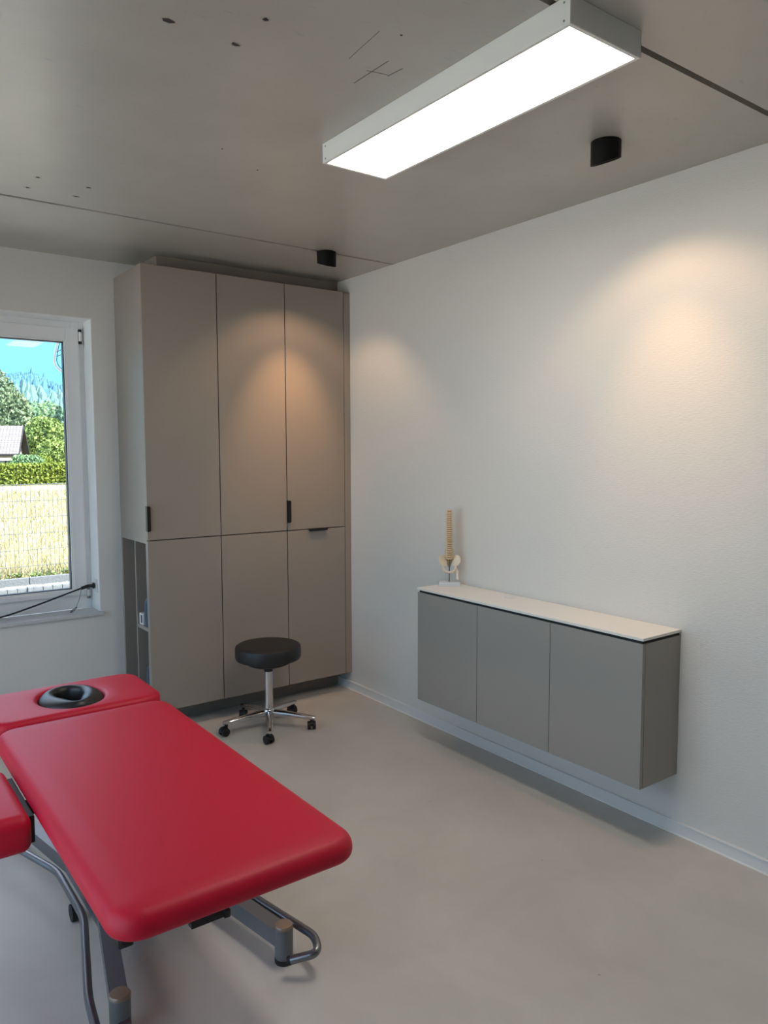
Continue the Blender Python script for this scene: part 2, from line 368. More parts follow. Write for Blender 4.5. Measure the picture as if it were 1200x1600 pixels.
ring(gx0 - .004, gx1 + .004, gz0 - .004, gz1 + .004, .011, .150, .200, .002).build('glazing_bead', MT['white_plastic'], sash)
ring(gx0 + .004, gx1 - .004, gz0 + .004, gz1 - .004, .008, .168, .205, .001).build('gasket', MT['gasket'], sash)
MB().box(gx0 + .006, gx1 - .006, .192, .198, gz0 + .006, gz1 - .006).build('glass_pane', MT['glass'], win)
for z0, z1, lab in ((2.318, 2.398, 'upper hinge'), (.735, .800, 'lower hinge')):
    h = MB().cyl((sx1 + .010, .150, z0), (sx1 + .010, .150, z1), .0085).build('hinge', MT['white_plastic'], win, True)
    m = MB(); m.cyl((sx1 + .010, .150, z0 - .004), (sx1 + .010, .150, z0 + .012), .0105); m.cyl((sx1 + .010, .150, z1 - .012), (sx1 + .010, .150, z1 + .004), .0105)
    m.build('hinge_cap', MT['plastic_black' if z0 > 1 else 'steel'], h, True)
sill = MB().box(WX0 - .015, WX1 + .013, -.022, .165, WZ0 + .004, WZ0 + .024, .002).build('window_sill', MT['sill'], win)

# window_2: large glazed door in the left wall, outside the photograph
w2 = thing('window_2', (X0 - .18, (LW0 + LW1) / 2, .06), None, None); w2['kind'] = 'structure'
m = MB()
for y0, y1 in ((LW0, LW0 + .08), (LW1 - .08, LW1), ((LW0 + LW1) / 2 - .05, (LW0 + LW1) / 2 + .05)): m.box(X0 - .22, X0 - .15, y0, y1, .06, LZ1, .004)
m.box(X0 - .22, X0 - .15, LW0, LW1, .06, .14, .004); m.box(X0 - .22, X0 - .15, LW0, LW1, LZ1 - .08, LZ1, .004)
m.build('frame', MT['upvc'], w2)
MB().box(X0 - .19, X0 - .185, LW0 + .06, LW1 - .06, .12, LZ1 - .06).build('glass_pane', MT['glass'], w2)

# ------------------------------------------------------------------ wardrobe
CX, CD, CT, CG, CB = -1.4115, .480, 2.705, 1.141, .123
wd = thing('built_in_wardrobe', (CX / 2, -CD / 2, 0), 'tall taupe built-in wardrobe in the corner with three columns of doors', 'wardrobe')
SH = 1.121                        # top of the open side niche
yf = -CD + .019                   # back of the doors
m = MB(); m.box(CX + .0005, CX + .019, yf - .0, -.001, SH, CT, .001); m.build('side_panel', MT['taupe'], wd)
m = MB()
m.box(CX + .018, -.001, yf + .004, -.001, CT - .019, CT - .001)             # carcass top
m.box(CX + .018, -.001, yf + .004, -.001, CB, CB + .019)                    # carcass bottom
m.box(CX + .018, -.001, -.02, -.001, CB + .019, CT - .019)                  # back
for x in (-.957, -.497, -.045): m.box(x - .009, x + .009, yf + .004, -.02, CB + .019, CT - .019)
m.box(CX + .019, -.96, yf + .004, -.02, SH, SH + .019)
m.build('carcass', MT['carcass'], wd)
m = MB(); NX = CX + .34
m.box(NX, NX + .016, yf + .004, -.021, CB + .02, SH - .001); m.build('niche_back', MT['taupe'], wd)
MB().box(CX + .0005, NX, -.022, -.001, CB, SH, .001).build('niche_stile', MT['taupe'], wd)
MB().box(CX + .0005, NX, -.262, -.246, CB + .019, SH - .0005, .001).build('niche_divider', MT['taupe'], wd)
MB().box(CX + .0005, NX, yf, yf + .019, CB, SH, .001).build('niche_front_stile', MT['taupe'], wd)
MB().box(CX + .003, NX, yf + .019, -.263, .600, .621, .001).build('niche_shelf', MT['taupe'], wd)
MB().box(CX + .0005, NX, yf + .019, -.022, CB, CB + .019, .001).build('niche_bottom', MT['taupe'], wd)
g = .0028
cols = [(CX + .0005, -.957 - g), (-.957 + g, -.497 - g), (-.497 + g, -.050 - g)]
DO = []
for a, b in cols:
    DO.append(MB().box(a, b, -CD, yf - .001, CG + g, CT, .0012).build('upper_door', MT['taupe'], wd))
for a, b in cols:
    DO.append(MB().box(a, b, -CD, yf - .001, CB, CG - g, .0012).build('lower_door', MT['taupe'], wd))
MB().box(-.050 + .0015, -.0005, -CD + .001, yf - .001, CB, CT, .001).build('filler_strip', MT['taupe'], wd)
MB().box(CX + .02, -.001, -.318, -.300, 0, CB).build('plinth', MT['taupe_dark'], wd)
m = MB(); m.box(-1.262, -.001, -.330, -.312, CT, H - .001); m.box(-1.262, -1.244, -.312, -.002, CT, H - .001)
m.build('ceiling_cover_panel', MT['taupe'], wd)
# black edge pulls
def pull(parent, a0, a1, b0, b1, upright):
    # L-shaped edge pull: a lip folded over the door edge, its free corners cut at 45 degrees
    ch = .006
    poly = [(a0, b0), (a1 - ch, b0), (a1, b0 + ch), (a1, b1 - ch), (a1 - ch, b1), (a0, b1)]
    P = (lambda p, y: (p[0], y, p[1])) if upright else (lambda p, y: (p[1], y, CG + .001 - (p[0] - a0)))
    m = MB(); m.loft([[P(p, y) for p in poly] for y in (-CD - .018, -CD - .0155)])
    if upright: m.box(a0, a0 + .0022, -CD - .018, -CD + .012, b0, b1, .0006)
    else: m.box(b0, b1, -CD - .018, -CD + .012, CG - .0012, CG + .001, .0006)
    m.build('edge_pull', MT['black_metal'], parent)
pull(DO[0], CX - .0045, CX + .0155, 1.196, 1.342, True)
pull(DO[2], -.4985, -.476, 1.193, 1.337, True)
pull(DO[5], 0, .014, -.345, -.200, False)

# things in the niche
bt = thing('bottle', (CX + .040, -.378, .621), 'slate blue rounded bottle standing on the niche shelf beside the white box', 'bottle')
MB().lathe([(.030, 0), (.034, .006), (.034, .125), (.030, .148), (.020, .165), (.012, .170)], (CX + .040, -.378, .6212), 24).build('body', MT['bottle'], bt, True)
MB().lathe([(.013, .169), (.014, .173), (.014, .182), (.010, .185)], (CX + .040, -.378, .6212), 20).build('cap', MT['boxdark'], bt, True)
bx = thing('small_box', (CX + .024, -.306, .621), 'small white box with dark front standing on the niche shelf', 'box')
MB().box(CX + .008, CX + .042, -.336, -.276, .6212, .690, .002).build('carton', MT['white_plastic'], bx)
MB().box(CX + .0065, CX + .0079, -.326, -.302, .633, .680).build('printed_face', MT['boxdark'], bx)
b2 = thing('canister', (CX + .05, -.380, CB + .019), 'dark teal rounded canister on the floor of the niche under the shelf', 'canister')
MB().lathe([(.040, 0), (.045, .008), (.045, .19), (.040, .225), (.026, .243), (.018, .247)], (CX + .05, -.388, CB + .0195), 24).build('body', MT['bottle'], b2, True)
MB().lathe([(.018, .246), (.019, .250), (.019, .264), (.014, .268)], (CX + .05, -.388, CB + .0195), 20).build('cap', MT['boxdark'], b2, True)

# ------------------------------------------------------------------ floating sideboard
SX, SY1, SY2, SB = -.267, -1.530, -2.977, .263
sb = thing('wall_cabinet', (-.13, (SY1 + SY2) / 2, SB), 'long greige floating cabinet with three plain doors hung on the right wall', 'cabinet')
m = MB()
m.box(SX + .021, -.0005, SY2 + .0005, SY2 + .019, SB, .872, .001); m.build('side_panel', MT['greige'], sb)
MB().box(SX + .021, -.0005, SY1 - .019, SY1 - .0005, SB, .872, .001).build('side_panel', MT['greige'], sb)
MB().box(SX + .021, -.0005, SY2 + .019, SY1 - .019, SB + .001, SB + .020).build('bottom_panel', MT['greige'], sb)
m = MB(); m.box(SX + .030, -.0005, SY2 + .019, SY1 - .019, .845, .862); m.box(SX + .024, SX + .040, SY2 + .019, SY1 - .019, SB + .02, .845); m.build('carcass', MT['gap'], sb)
g = .0016
for a, b in ((SY2 + .001, -2.489 - g), (-2.489 + g, -2.008 - g), (-2.008 + g, SY1 - .001)):
    MB().box(SX, SX + .019, a, b, SB, .872, .001).build('door', MT['greige'], sb)
MB().box(SX + .008, -.001, SY2 + .008, SY1 - .008, .8625, .8845).build('shadow_gap', MT['gap'], sb)
ct = thing('countertop', (-.13, (SY1 + SY2) / 2, .885), 'thin white countertop lying on the floating cabinet', 'countertop')
MB().box(SX - .002, -.0008, SY2 - .002, SY1 + .002, .885, .897, .0012).build('top_plate', MT['white_top'], ct)
MB().lathe([(.034, 0), (.034, .0018), (.031, .0026), (.001, .0026)], (-.055, -2.035, .897), 28).build('cable_grommet', MT['lamp_white'], ct, True)

# ------------------------------------------------------------------ spine model
SPX, SPY, SPZ = -.085, -1.588, .897
sp = thing('spine_model', (0, 0, 0), 'miniature bone coloured spine and pelvis model on a pale base standing on the countertop', 'anatomical model')
def fin(o): return o
MB().box(-.060, .060, -.030, .030, 0, .022, .003).build('base_plate', MT['base_plastic'], sp)
MB().cyl((0, 0, .022), (0, .002, .150), .0032, n=12).build('support_rod', MT['rod'], sp, True)
# one vertebra mesh shared by all
m = MB()
m.lathe([(.0125, 0), (.0132, .001), (.0118, .0035), (.0132, .006), (.0125, .007)], (0, 0, 0), 14)
for s_ in (-1, 1):
    m.loft([[(s_ * .010, .008, .002), (s_ * .010, .014, .002), (s_ * .010, .014, .007), (s_ * .010, .008, .007)],
            [(s_ * .0175, .013, .002), (s_ * .0175, .018, .002), (s_ * .0175, .018, .0062), (s_ * .0175, .013, .0062)]])
    m.box(min(s_ * .004, s_ * .009), max(s_ * .004, s_ * .009), .010, .020, .001, .008)
m.loft([[(-.003, .016, .002), (.003, .016, .002), (.003, .016, .007), (-.003, .016, .007)], [(-.0015, .033, -.005), (.0015, .033, -.005), (.0015, .033, .0), (-.0015, .033, .0)]])
v0 = m.build('vertebra', MT['bone'], sp, True, loc=(0, 0, 0))
d0 = MB().lathe([(.0085, -.001), (.0092, .0012), (.0092, .0028), (.0085, .0044)], (0, 0, 0), 12).build('disc', MT['disc'], sp, True, loc=(0, 0, 0))
NV = 24; z = .150
for i in range(NV):
    t = i / (NV - 1); s_ = 1.42 - .22 * t
    y = -.006 * math.sin(t * PI * 2.0) + .002
    hgt = .0113 * (1.16 - .32 * t)
    for src, dz in ((v0, 0), (d0, .007 * hgt / .0113)):
        if i == 0: o = src
        else: o = src.copy(); C.objects.link(o)
        o.parent = sp; o.location = (0, y, z + dz); o.scale = (s_, s_, hgt / .0113 if src is v0 else 1.0)
    z += hgt
# atlas ring and spinal cord / nerves
m = MB(); m.tube([(.011 * math.cos(a), .006 + .012 * math.sin(a), z + .004) for a in [2 * PI * k / 16 for k in range(17)]], .0034, 8); m.build('atlas_ring', MT['bone'], sp, True)
m = MB()
for i in range(5):
    zz = .154 + i * .0125
    for s_ in (-1, 1): m.tube([(s_ * .008, .008, zz + .004), (s_ * .018, .004, zz), (s_ * .024, -.001, zz - .008)], .0017, 6)
m.build('nerve_roots', MT['nerve'], sp, True)
# sacrum: tapering curved wedge
L = []
for k in range(7):
    t = k / 6; wv = .022 * (1 - t) + .005 * t; yy = .006 + .016 * math.sin(t * PI * .8); zz = .152 - .050 * t; th = .009 * (1 - .6 * t)
    L.append([(wv * math.cos(a), yy + th * math.sin(a), zz) for a in [2 * PI * j / 14 for j in range(14)]])
MB().loft(L).build('sacrum', MT['sacrum'], sp, True)
# iliac wings as curved thick shells, plus pubic ring
def wing(s_):
    # flared iliac fan: a thin dished shell leaning outward
    L = []; n = 22
    ctr = Vector((s_ * .037, .002, .140)); ex = Vector((s_ * .80, -.55, 0)).normalized(); ez = Vector((s_ * .22, .10, 1)).normalized(); ey = ex.cross(ez).normalized()
    for rr, off in ((.02, .004), (.5, .0035), (.85, .0015), (1.0, -.0005), (1.02, -.0025), (.9, -.0045), (.5, -.001), (.02, .0005)):
        L.append([tuple(ctr + ex * (.0285 * rr * math.cos(2 * PI * k / n)) + ez * (.0335 * rr * math.sin(2 * PI * k / n) * (1 - .12 * math.cos(2 * PI * k / n))) + ey * (off * 1.2)) for k in range(n)])
    m = MB(); m.loft(L); return m
wing(-1).build('left_hip_wing', MT['bone_pale'], sp, True); wing(1).build('right_hip_wing', MT['bone_pale'], sp, True)
m = MB()
m.tube(fillet([(-.036, .004, .112), (-.034, -.016, .094), (-.020, -.030, .084), (0, -.034, .080), (.020, -.030, .084), (.034, -.016, .094), (.036, .004, .112)], .02, 4), .0058, 10)
for s_ in (-1, 1):
    m.tube(fillet([(s_ * .034, 0, .105), (s_ * .033, -.002, .086), (s_ * .022, -.008, .072), (s_ * .012, -.024, .078)], .01, 4), .0042, 10)
m.build('pubic_ring', MT['bone_pale'], sp, True)
m = MB()
m.lathe([(.0085, 0), (.0078, .004), (.0066, .02), (.0072, .034), (.0092, .042), (.0085, .049), (.003, .053)], (.044, -.006, .036), 14)
m.tube([(.044, -.006, .082), (.040, -.004, .092), (.035, -.002, .098)], .0058, 8)
m.build('thigh_bone_stub', MT['bone_pale'], sp, True)
sp.location = (SPX, SPY, SPZ); sp.rotation_euler = (0, 0, math.radians(-38))

# ------------------------------------------------------------------ ceiling panel light
LX0, LX1, LY0, LY1, LZ = -1.337, -1.0415, -3.4546, -2.2826, 2.7296
cp = thing('ceiling_light', ((LX0 + LX1) / 2, (LY0 + LY1) / 2, H), 'long white rectangular ceiling light with a glowing diffuser', 'ceiling light')
m = MB(); tt = .004; e_ = .013
m.box(LX0, LX0 + tt, LY0, LY1, LZ, H - .0005, .001); m.box(LX1 - tt, LX1, LY0, LY1, LZ, H - .0005, .001)
m.box(LX0 + tt, LX1 - tt, LY0, LY0 + tt, LZ, H - .0005, .001); m.box(LX0 + tt, LX1 - tt, LY1 - tt, LY1, LZ, H - .0005, .001)
m.box(LX0 + tt, LX1 - tt, LY0 + tt, LY1 - tt, H - .012, H - .001)
m.build('housing', MT['lamp_white'], cp)
m = MB()
m.box(LX0 + .001, LX0 + e_, LY0 + .001, LY1 - .001, LZ - .0012, LZ + .004, .0008); m.box(LX1 - e_, LX1 - .001, LY0 + .001, LY1 - .001, LZ - .0012, LZ + .004, .0008)
m.box(LX0 + e_, LX1 - e_, LY0 + .001, LY0 + e_, LZ - .0012, LZ + .004, .0008); m.box(LX0 + e_, LX1 - e_, LY1 - e_, LY1 - .001, LZ - .0012, LZ + .004, .0008)
m.build('frame_lip', MT['lamp_white'], cp)
MB().box(LX0 + e_, LX1 - e_, LY0 + e_, LY1 - e_, LZ + .0015, LZ + .0055).build('diffuser', MT['diffuser'], cp)
for y in (LY0 + .02, LY1 - .02):
    for zz in (LZ + .012, H - .014): MB().cyl((LX0 - .0012, y, zz), (LX0 + .001, y, zz), .003, n=10).build('screw', MT['screw'], cp)

# ------------------------------------------------------------------ surface spots with obliquely cut housings
def spot_lamp(x, y, dx, dy, label, tilt, k_core=1.0):
    R_, hl, hs = .0555, .092, .054              # long side away from the lit wall
    t = thing('ceiling_spot', (x, y, H), label, 'spotlight', 'black cylindrical ceiling spots'); n = 40
    def zb(px, py, off=0):                      # height of the cut plane under the ceiling
        return -(hl + hs) / 2 + (hl - hs) / 2 * ((px * dx + py * dy) / R_) + off
    ca = [(math.cos(2 * PI * k / n), math.sin(2 * PI * k / n)) for k in range(n)]
    P = lambda r, off, cut=True: [(x + r * c, y + r * s, H + (zb(R_ * c, R_ * s, off) if cut else off)) for c, s in ca]
    MB().loft([P(R_, -.0005, False), P(R_, .0015), P(R_ - .0015, 0), P(R_ - .005, 0), P(R_ - .006, .012)], True, False).build('housing', MT['spot_black'], t, True)
    MB().loft([P(R_ - .006, .012), P(R_ - .014, .010), P(.019, .016)], False, False).build('face_plate', MT['spot_black'], t, True)
    MB().loft([[(x + r * c, y + r * s, H + zb(r * c, r * s, o)) for c, s in ca] for r, o in ((.019, .016), (.014, .030), (.010, .034))], False, False).build('reflector', MT['spot_inner'], t, True)
    MB().loft([[(x + r * c, y + r * s, H + zb(r * c, r * s, o)) for c, s in ca[::2]] for r, o in ((.010, .034), (.009, .0345))], True, True).build('light_chip', MT['spot_lit'], t)
    for nm, pw, size, bl in (('core', SPOT_CORE, 54, 1.0), ('halo', SPOT_HALO, 116, .5)):
        tl = tilt if nm == 'halo' else tilt + math.radians(10); aim = Vector((dx * math.sin(tl), dy * math.sin(tl), -math.cos(tl)))
        ld = bpy.data.lights.new('spot_' + nm, 'SPOT'); ld.energy = pw * (k_core if nm == 'core' else 1); ld.spot_size = math.radians(size); ld.spot_blend = bl; ld.shadow_soft_size = .012
        ld.color = (1.0, .57, .28) if nm == 'core' else (1.0, .66, .42)
        lo = bpy.data.objects.new('spot_light_' + nm, ld); C.objects.link(lo); lo.parent = t
        lo.location = (dx * .004, dy * .004, -.078); lo.rotation_euler = aim.to_track_quat('-Z', 'Y').to_euler()
spot_lamp(-.494, -2.920, 1, 0, 'black cylindrical ceiling spot beside the long panel light, aimed at the right wall', math.radians(14))
spot_lamp(-.489, -.965, 0, 1, 'black cylindrical ceiling spot close to the wardrobe, below the ceiling joint', math.radians(14), 2.6)

# ------------------------------------------------------------------ massage table
TX0, TX1, TY0, TY1, TZ = -2.443, -1.781, -3.168, -1.705, .630
HY0, HY1 = -1.668, -1.238
mt = thing('massage_table', (-2.1, -2.3, 0), 'red massage table with a black face opening on a grey steel frame', 'massage table')
L = soft_slab_loops(TX0, TX1, TY0, TY1, TZ - .068, TZ - .003, .080, .040, .018)
for ins, dz in ((.045, -.0012), (.09, -.0004), (.15, 0)): L.append(rrect(TX0 + ins, TX1 - ins, TY0 + ins, TY1 - ins, max(.080 - ins, .012), TZ + dz))
MB().loft(L).build('main_pad', MT['red'], mt, True)
# head pad with elliptical hole: every loop is sampled at the same angles about the hole centre
HC = Vector((-2.100, -1.462)); RX, RY, N_ = .128, .150, 96
def rr_ray(x0, x1, y0, y1, r, z):
    out = []
    for k in range(N_):
        a = 2 * PI * k / N_; d = Vector((math.cos(a), math.sin(a)))
        lo, hi = 0, 1.0
        for _ in range(30):
            mid = (lo + hi) / 2; p = HC + d * mid
            qx = max(x0 + r - p.x, p.x - (x1 - r), 0); qy = max(y0 + r - p.y, p.y - (y1 - r), 0)
            inside = x0 <= p.x <= x1 and y0 <= p.y <= y1 and (qx * qx + qy * qy <= r * r)
            lo, hi = (mid, hi) if inside else (lo, mid)
        p = HC + d * lo; out.append((p.x, p.y, z))
    return out
def ell(f, z, ex=0.0): return [(HC.x + (RX * f + ex) * math.cos(2 * PI * k / N_), HC.y + (RY * f + ex) * math.sin(2 * PI * k / N_), z) for k in range(N_)]
HZ = TZ - .006; HX1 = -1.764; L = []
for j in range(7):
    a = PI / 2 * j / 6; ins = .018 * (1 - math.sin(a)); L.append(rr_ray(TX0 + ins, HX1 - ins, HY0 + ins, HY1 - ins, .085 - ins, HZ - .070 + .018 * (1 - math.cos(a))))
for j in range(8):
    a = PI / 2 * j / 7; ins = .028 * (1 - math.cos(a)); L.append(rr_ray(TX0 + ins, HX1 - ins, HY0 + ins, HY1 - ins, .085 - ins * .9, HZ - .028 * (1 - math.sin(a))))
mid = L[-1]
e1 = ell(1, HZ + .001, .022)
for t in (.35, .7): L.append([tuple(Vector(a) * (1 - t) + Vector(b) * t) for a, b in zip(mid, e1)])
L += [e1, ell(1, HZ - .002, .012), ell(1, HZ - .009, .004), ell(1, HZ - .020, 0), ell(1, HZ - .066, 0)]
L.append(L[0])
MB().loft(L, False, False).build('head_pad', MT['red'], mt, True)
# black face cushion: bulging crescent around a tapered opening
L = []; NS = 14
for i in range(NS + 1):
    s_ = i / NS; lp = []
    for k in range(N_):
        a = 2 * PI * k / N_; c_, n_ = math.cos(a), math.sin(a)
        # inner opening: wide at the far side (+y), slit at the near side (-y)
        wx = .048 * (0.5 + 0.5 * math.tanh(2.2 * (n_ + .25))) + .003; iy = .080 if n_ > 0 else .112
        ix = c_ * wx; iyv = n_ * iy + .012
        ox, oy = c_ * RX * .992, n_ * RY * .992
        x = HC.x + ox * (1 - s_) + ix * s_; y = HC.y + oy * (1 - s_) + iyv * s_
        hgt = .030 * math.sin(PI * min(1, s_ * 1.02)) ** .65 if s_ < .93 else .030 * math.sin(PI * .93 * 1.02) ** .65
        zz = HZ - .015 + hgt - (.05 * max(0, (s_ - .8) / .2) ** 1.6)
        zz += .0018 * math.sin(9 * a) * max(0, s_ - .45)        # puckers toward the opening
        lp.append((x, y, zz))
    L.append(lp)
MB().loft([[(x, y, z - .03) for x, y, z in L[0]]] + L + [[(x, y, z - .05) for x, y, z in L[-1]]], False, False).build('face_cushion', MT['black_vinyl'], mt, True)
MB().box(HC.x - .15, HC.x + .15, HY0 + .03, HY1 - .03, HZ - .100, HZ - .088).build('head_board', MT['rubber'], mt)
# arm rest on the left
AX0, AX1, AY0, AY1, AZ0, AZ1 = -2.575, -2.460, -2.452, -2.030, .485, .600
L = soft_slab_loops(AX0, AX1, AY0, AY1, AZ0, AZ1, .030, .034, .030)
MB().loft(L).build('arm_rest', MT['red'], mt, True)
m = MB(); m.box(AX1 - .012, AX1 + .014, AY0 + .045, AY1 - .05, AZ0 + .01, AZ1 - .022, .003); m.box(AX1 + .01, TX0 + .10, -2.26, -2.20, .515, .543, .003)
m.build('arm_rest_bracket', MT['rubber'], mt)
# frame under the pads
m = MB()
for x in (-2.36, -1.86): m.box(x - .02, x + .02, -3.02, -1.76, .514, .553, .004)
for y in (-3.00, -2.4, -1.80): m.box(-2.34, -1.88, y - .02, y + .02, .516, .551, .004)
for x in (-2.22, -1.98): m.box(x - .014, x + .014, -1.84, -1.33, .512, .537, .003)
m.box(-2.26, -1.94, -1.36, -1.33, .512, .537, .003)
m.build('upper_frame', MT['steel'], mt)
m = MB(); m.box(-2.405, -2.365, -3.055, -2.995, .490, .556, .008); m.build('hand_switch', MT['rubber'], mt)
BXL, BXR = -2.205, -1.850
for bx_, fx_ in ((BXL, -2.300), (BXR, -1.772)):
    pts = [(fx_, -2.695), (bx_, -2.24), (bx_, -1.82), (fx_, -1.30)]
    m = MB(); L = []
    for (px, py) in pts: L.append([(px - .026, py, .055), (px + .026, py, .055), (px + .026, py, .110), (px - .026, py, .110)])
    m.loft(L); m.build('base_beam', MT['steel'], mt)
    for yy in (-2.697, -1.298):
        p_ = MB().lathe([(.029, .016), (.030, .02), (.030, .118)], (fx_, yy, 0), 28).build('foot_post', MT['steel'], mt, True)
        MB().lathe([(.0305, .118), (.0305, .123), (.027, .128), (.010, .1305)], (fx_, yy, 0), 28).build('post_cap', MT['bronze_cap'], p_, True)
        MB().lathe([(.029, .0), (.0305, .003), (.0305, .017)], (fx_, yy, 0), 28).build('rubber_foot', MT['rubber'], p_, True)
m = MB()
for y in (-2.22, -1.84): MB().box(BXL + .024, BXR - .024, y - .025, y + .025, .066, .116, .004).build('cross_beam', MT['steel'], mt)
# scissor lift arms and motor
m = MB()
for x in (-2.19, -1.90):
    for (ya, yb) in ((-2.34, -1.80), (-1.74, -2.42)):
        d = Vector((0, yb - ya, .53 - .11)).normalized(); nrm = Vector((0, -d.z, d.y)) * .022
        A = Vector((x, ya, .11)); B = Vector((x, yb, .52)); o_x = .012 if ya < yb else -.012
        m.loft([[tuple(p + nrm + Vector((o_x + q, 0, 0))) for q in (-.006, .006)] + [tuple(p - nrm + Vector((o_x + q, 0, 0))) for q in (.006, -.006)] for p in (A, B)])
m.cyl((-2.21, -2.07, .315), (-1.88, -2.07, .315), .012); m.cyl((-2.21, -2.34, .118), (-1.88, -2.34, .118), .014)
m.build('lift_arm', MT['steel'], mt)
m = MB(); m.cyl((-2.045, -2.30, .15), (-2.045, -1.95, .40), .026); m.cyl((-2.045, -2.02, .34), (-2.045, -1.86, .46), .016); m.box(-2.09, -2.0, -2.38, -2.26, .10, .20, .012)
m.build('lift_motor', MT['rubber'], mt, True)
m = MB(); m.box(-2.115, -2.010, -2.778, -2.752, .284, .300, .002); m.box(-2.014, -1.994, -2.782, -2.748, .280, .304, .003)
m.build('frame_bracket', MT['rubber'], mt)
# foot-switch tubes running round the base on both sides
pts = [(-2.300, -1.235), (-2.385, -1.236), (-2.390, -1.50), (-2.271, -1.876), (-2.271, -2.225), (-2.368, -2.629), (-2.388, -2.800), (-2.302, -2.790)]
MB().tube(fillet([(x, y, .098) for x, y in pts], .05), .0130, 14).build('foot_rail', MT['steel_tube'], mt, True)
P = fillet([(-1.772, -1.235, .10), (-1.69, -1.24, .10), (-1.69, -1.52, .10), (-1.790, -1.86, .10), (-1.790, -2.25, .10), (-1.755, -2.50, .10), (-1.700, -2.775, .098), (-1.725, -2.835, .085), (-1.796, -2.778, .058)], .055)
tb2 = MB().tube(P, .0135, 14).build('foot_rail', MT['steel_tube'], mt, True)
q = P[-1]; d = (P[-1] - P[-2]).normalized()
MB().cyl(q - d * .004, q + d * .007, .0142, n=18).build('end_cap', MT['rubber'], tb2, True)
for (x, y) in ((-2.262, -2.06), (-1.800, -2.06)):
    w_ = MB(); w_.cyl((x - .012, y, .030), (x + .012, y, .030), .030, n=24); w_.box(x - .006, x + .006, y - .012, y + .012, .045, .070)
    w_.build('transport_wheel', MT['rubber'], mt, True)

# ------------------------------------------------------------------ stool
QX, QY = -.815, -.795
so = thing('stool', (QX, QY, 0), 'round black swivel stool on a chrome five-star base with casters', 'stool')
ST = .510
prof = [(.10, ST - .088), (.176, ST - .087), (.189, ST - .082), (.195, ST - .070), (.195, ST - .022), (.191, ST - .009), (.180, ST - .002), (.15, ST), (.08, ST + .001), (.002, ST + .001)]
MB().lathe(prof, (QX, QY, 0), 64).build('seat', MT['black_fabric'], so, True)
MB().lathe([(.02, ST - .120), (.118, ST - .118), (.130, ST - .110), (.134, ST - .087)], (QX, QY, 0), 40).build('seat_plate', MT['plastic_black'], so, True)
MB().cyl((QX, QY, .33), (QX, QY, ST - .115), .014, n=20).build('piston', MT['chrome'], so, True)
MB().lathe([(.0255, .348), (.0265, .351), (.0265, .362), (.022, .366), (.014, .366)], (QX, QY, 0), 28).build('collar', MT['plastic_black'], so, True)
MB().lathe([(.026, .085), (.0255, .12), (.024, .350)], (QX, QY, 0), 32).build('column', MT['chrome'], so, True)
MB().lathe([(.026, .066), (.036, .070), (.037, .112), (.030, .122), (.026, .124)], (QX, QY, 0), 32).build('hub', MT['chrome'], so, True)
for k in range(5):
    a = math.radians(27 + 72 * k); d = Vector((math.cos(a), math.sin(a), 0)); n_ = Vector((-d.y, d.x, 0)); c = Vector((QX, QY, 0))
    L = []
    for r_, zt, hw, th in ((.025, .116, .025, .044), (.06, .115, .024, .040), (.14, .106, .021, .033), (.22, .094, .019, .027), (.268, .087, .019, .024), (.284, .083, .013, .015)):
        p = c + d * r_
        L.append([tuple(p + n_ * (hw * math.cos(b)) * (1 if abs(math.cos(b)) < .9 else 1) + Vector((0, 0, zt - th / 2 + th / 2 * math.sin(b)))) for b in [2 * PI * j / 16 for j in range(16)]])
    MB().loft(L).build('base_arm', MT['chrome'], so, True)
    p = c + d * .262; yaw = a + (1.1, 2.4, .3, -2.6, 1.9)[k]; f = Vector((math.cos(yaw), math.sin(yaw), 0)); g_ = Vector((-f.y, f.x, 0))
    off = p + f * .014
    cs = MB(); cs.cyl(p + Vector((0, 0, .050)), p + Vector((0, 0, .072)), .010, n=14)
    # hood between the two wheels
    L = []
    for j in range(9):
        b = PI * (-.05 + 1.1 * j / 8); L.append([tuple(off + f * (-.026 * math.cos(b)) + g_ * q_ + Vector((0, 0, .030 + .028 * max(-.2, math.sin(b))))) for q_ in (-.007, .007)] +
                                                  [tuple(off + f * (-.012 * math.cos(b)) + g_ * q_ + Vector((0, 0, .028 + .012 * max(-.2, math.sin(b))))) for q_ in (.007, -.007)])
    cs.loft(L)
    co = cs.build('caster', MT['plastic_black'], so, True)
    for s_ in (-1, 1):
        c0 = off + Vector((0, 0, .0255)) + g_ * (s_ * .008); c1 = off + Vector((0, 0, .0255)) + g_ * (s_ * .0235)
        w_ = MB(); w_.cyl(c0, c1, .0255, .0245, 24); w_.cyl(c1, c1 + g_ * s_ * .001, .011, .010, 16); w_.build('wheel', MT['rubber'], co, True)

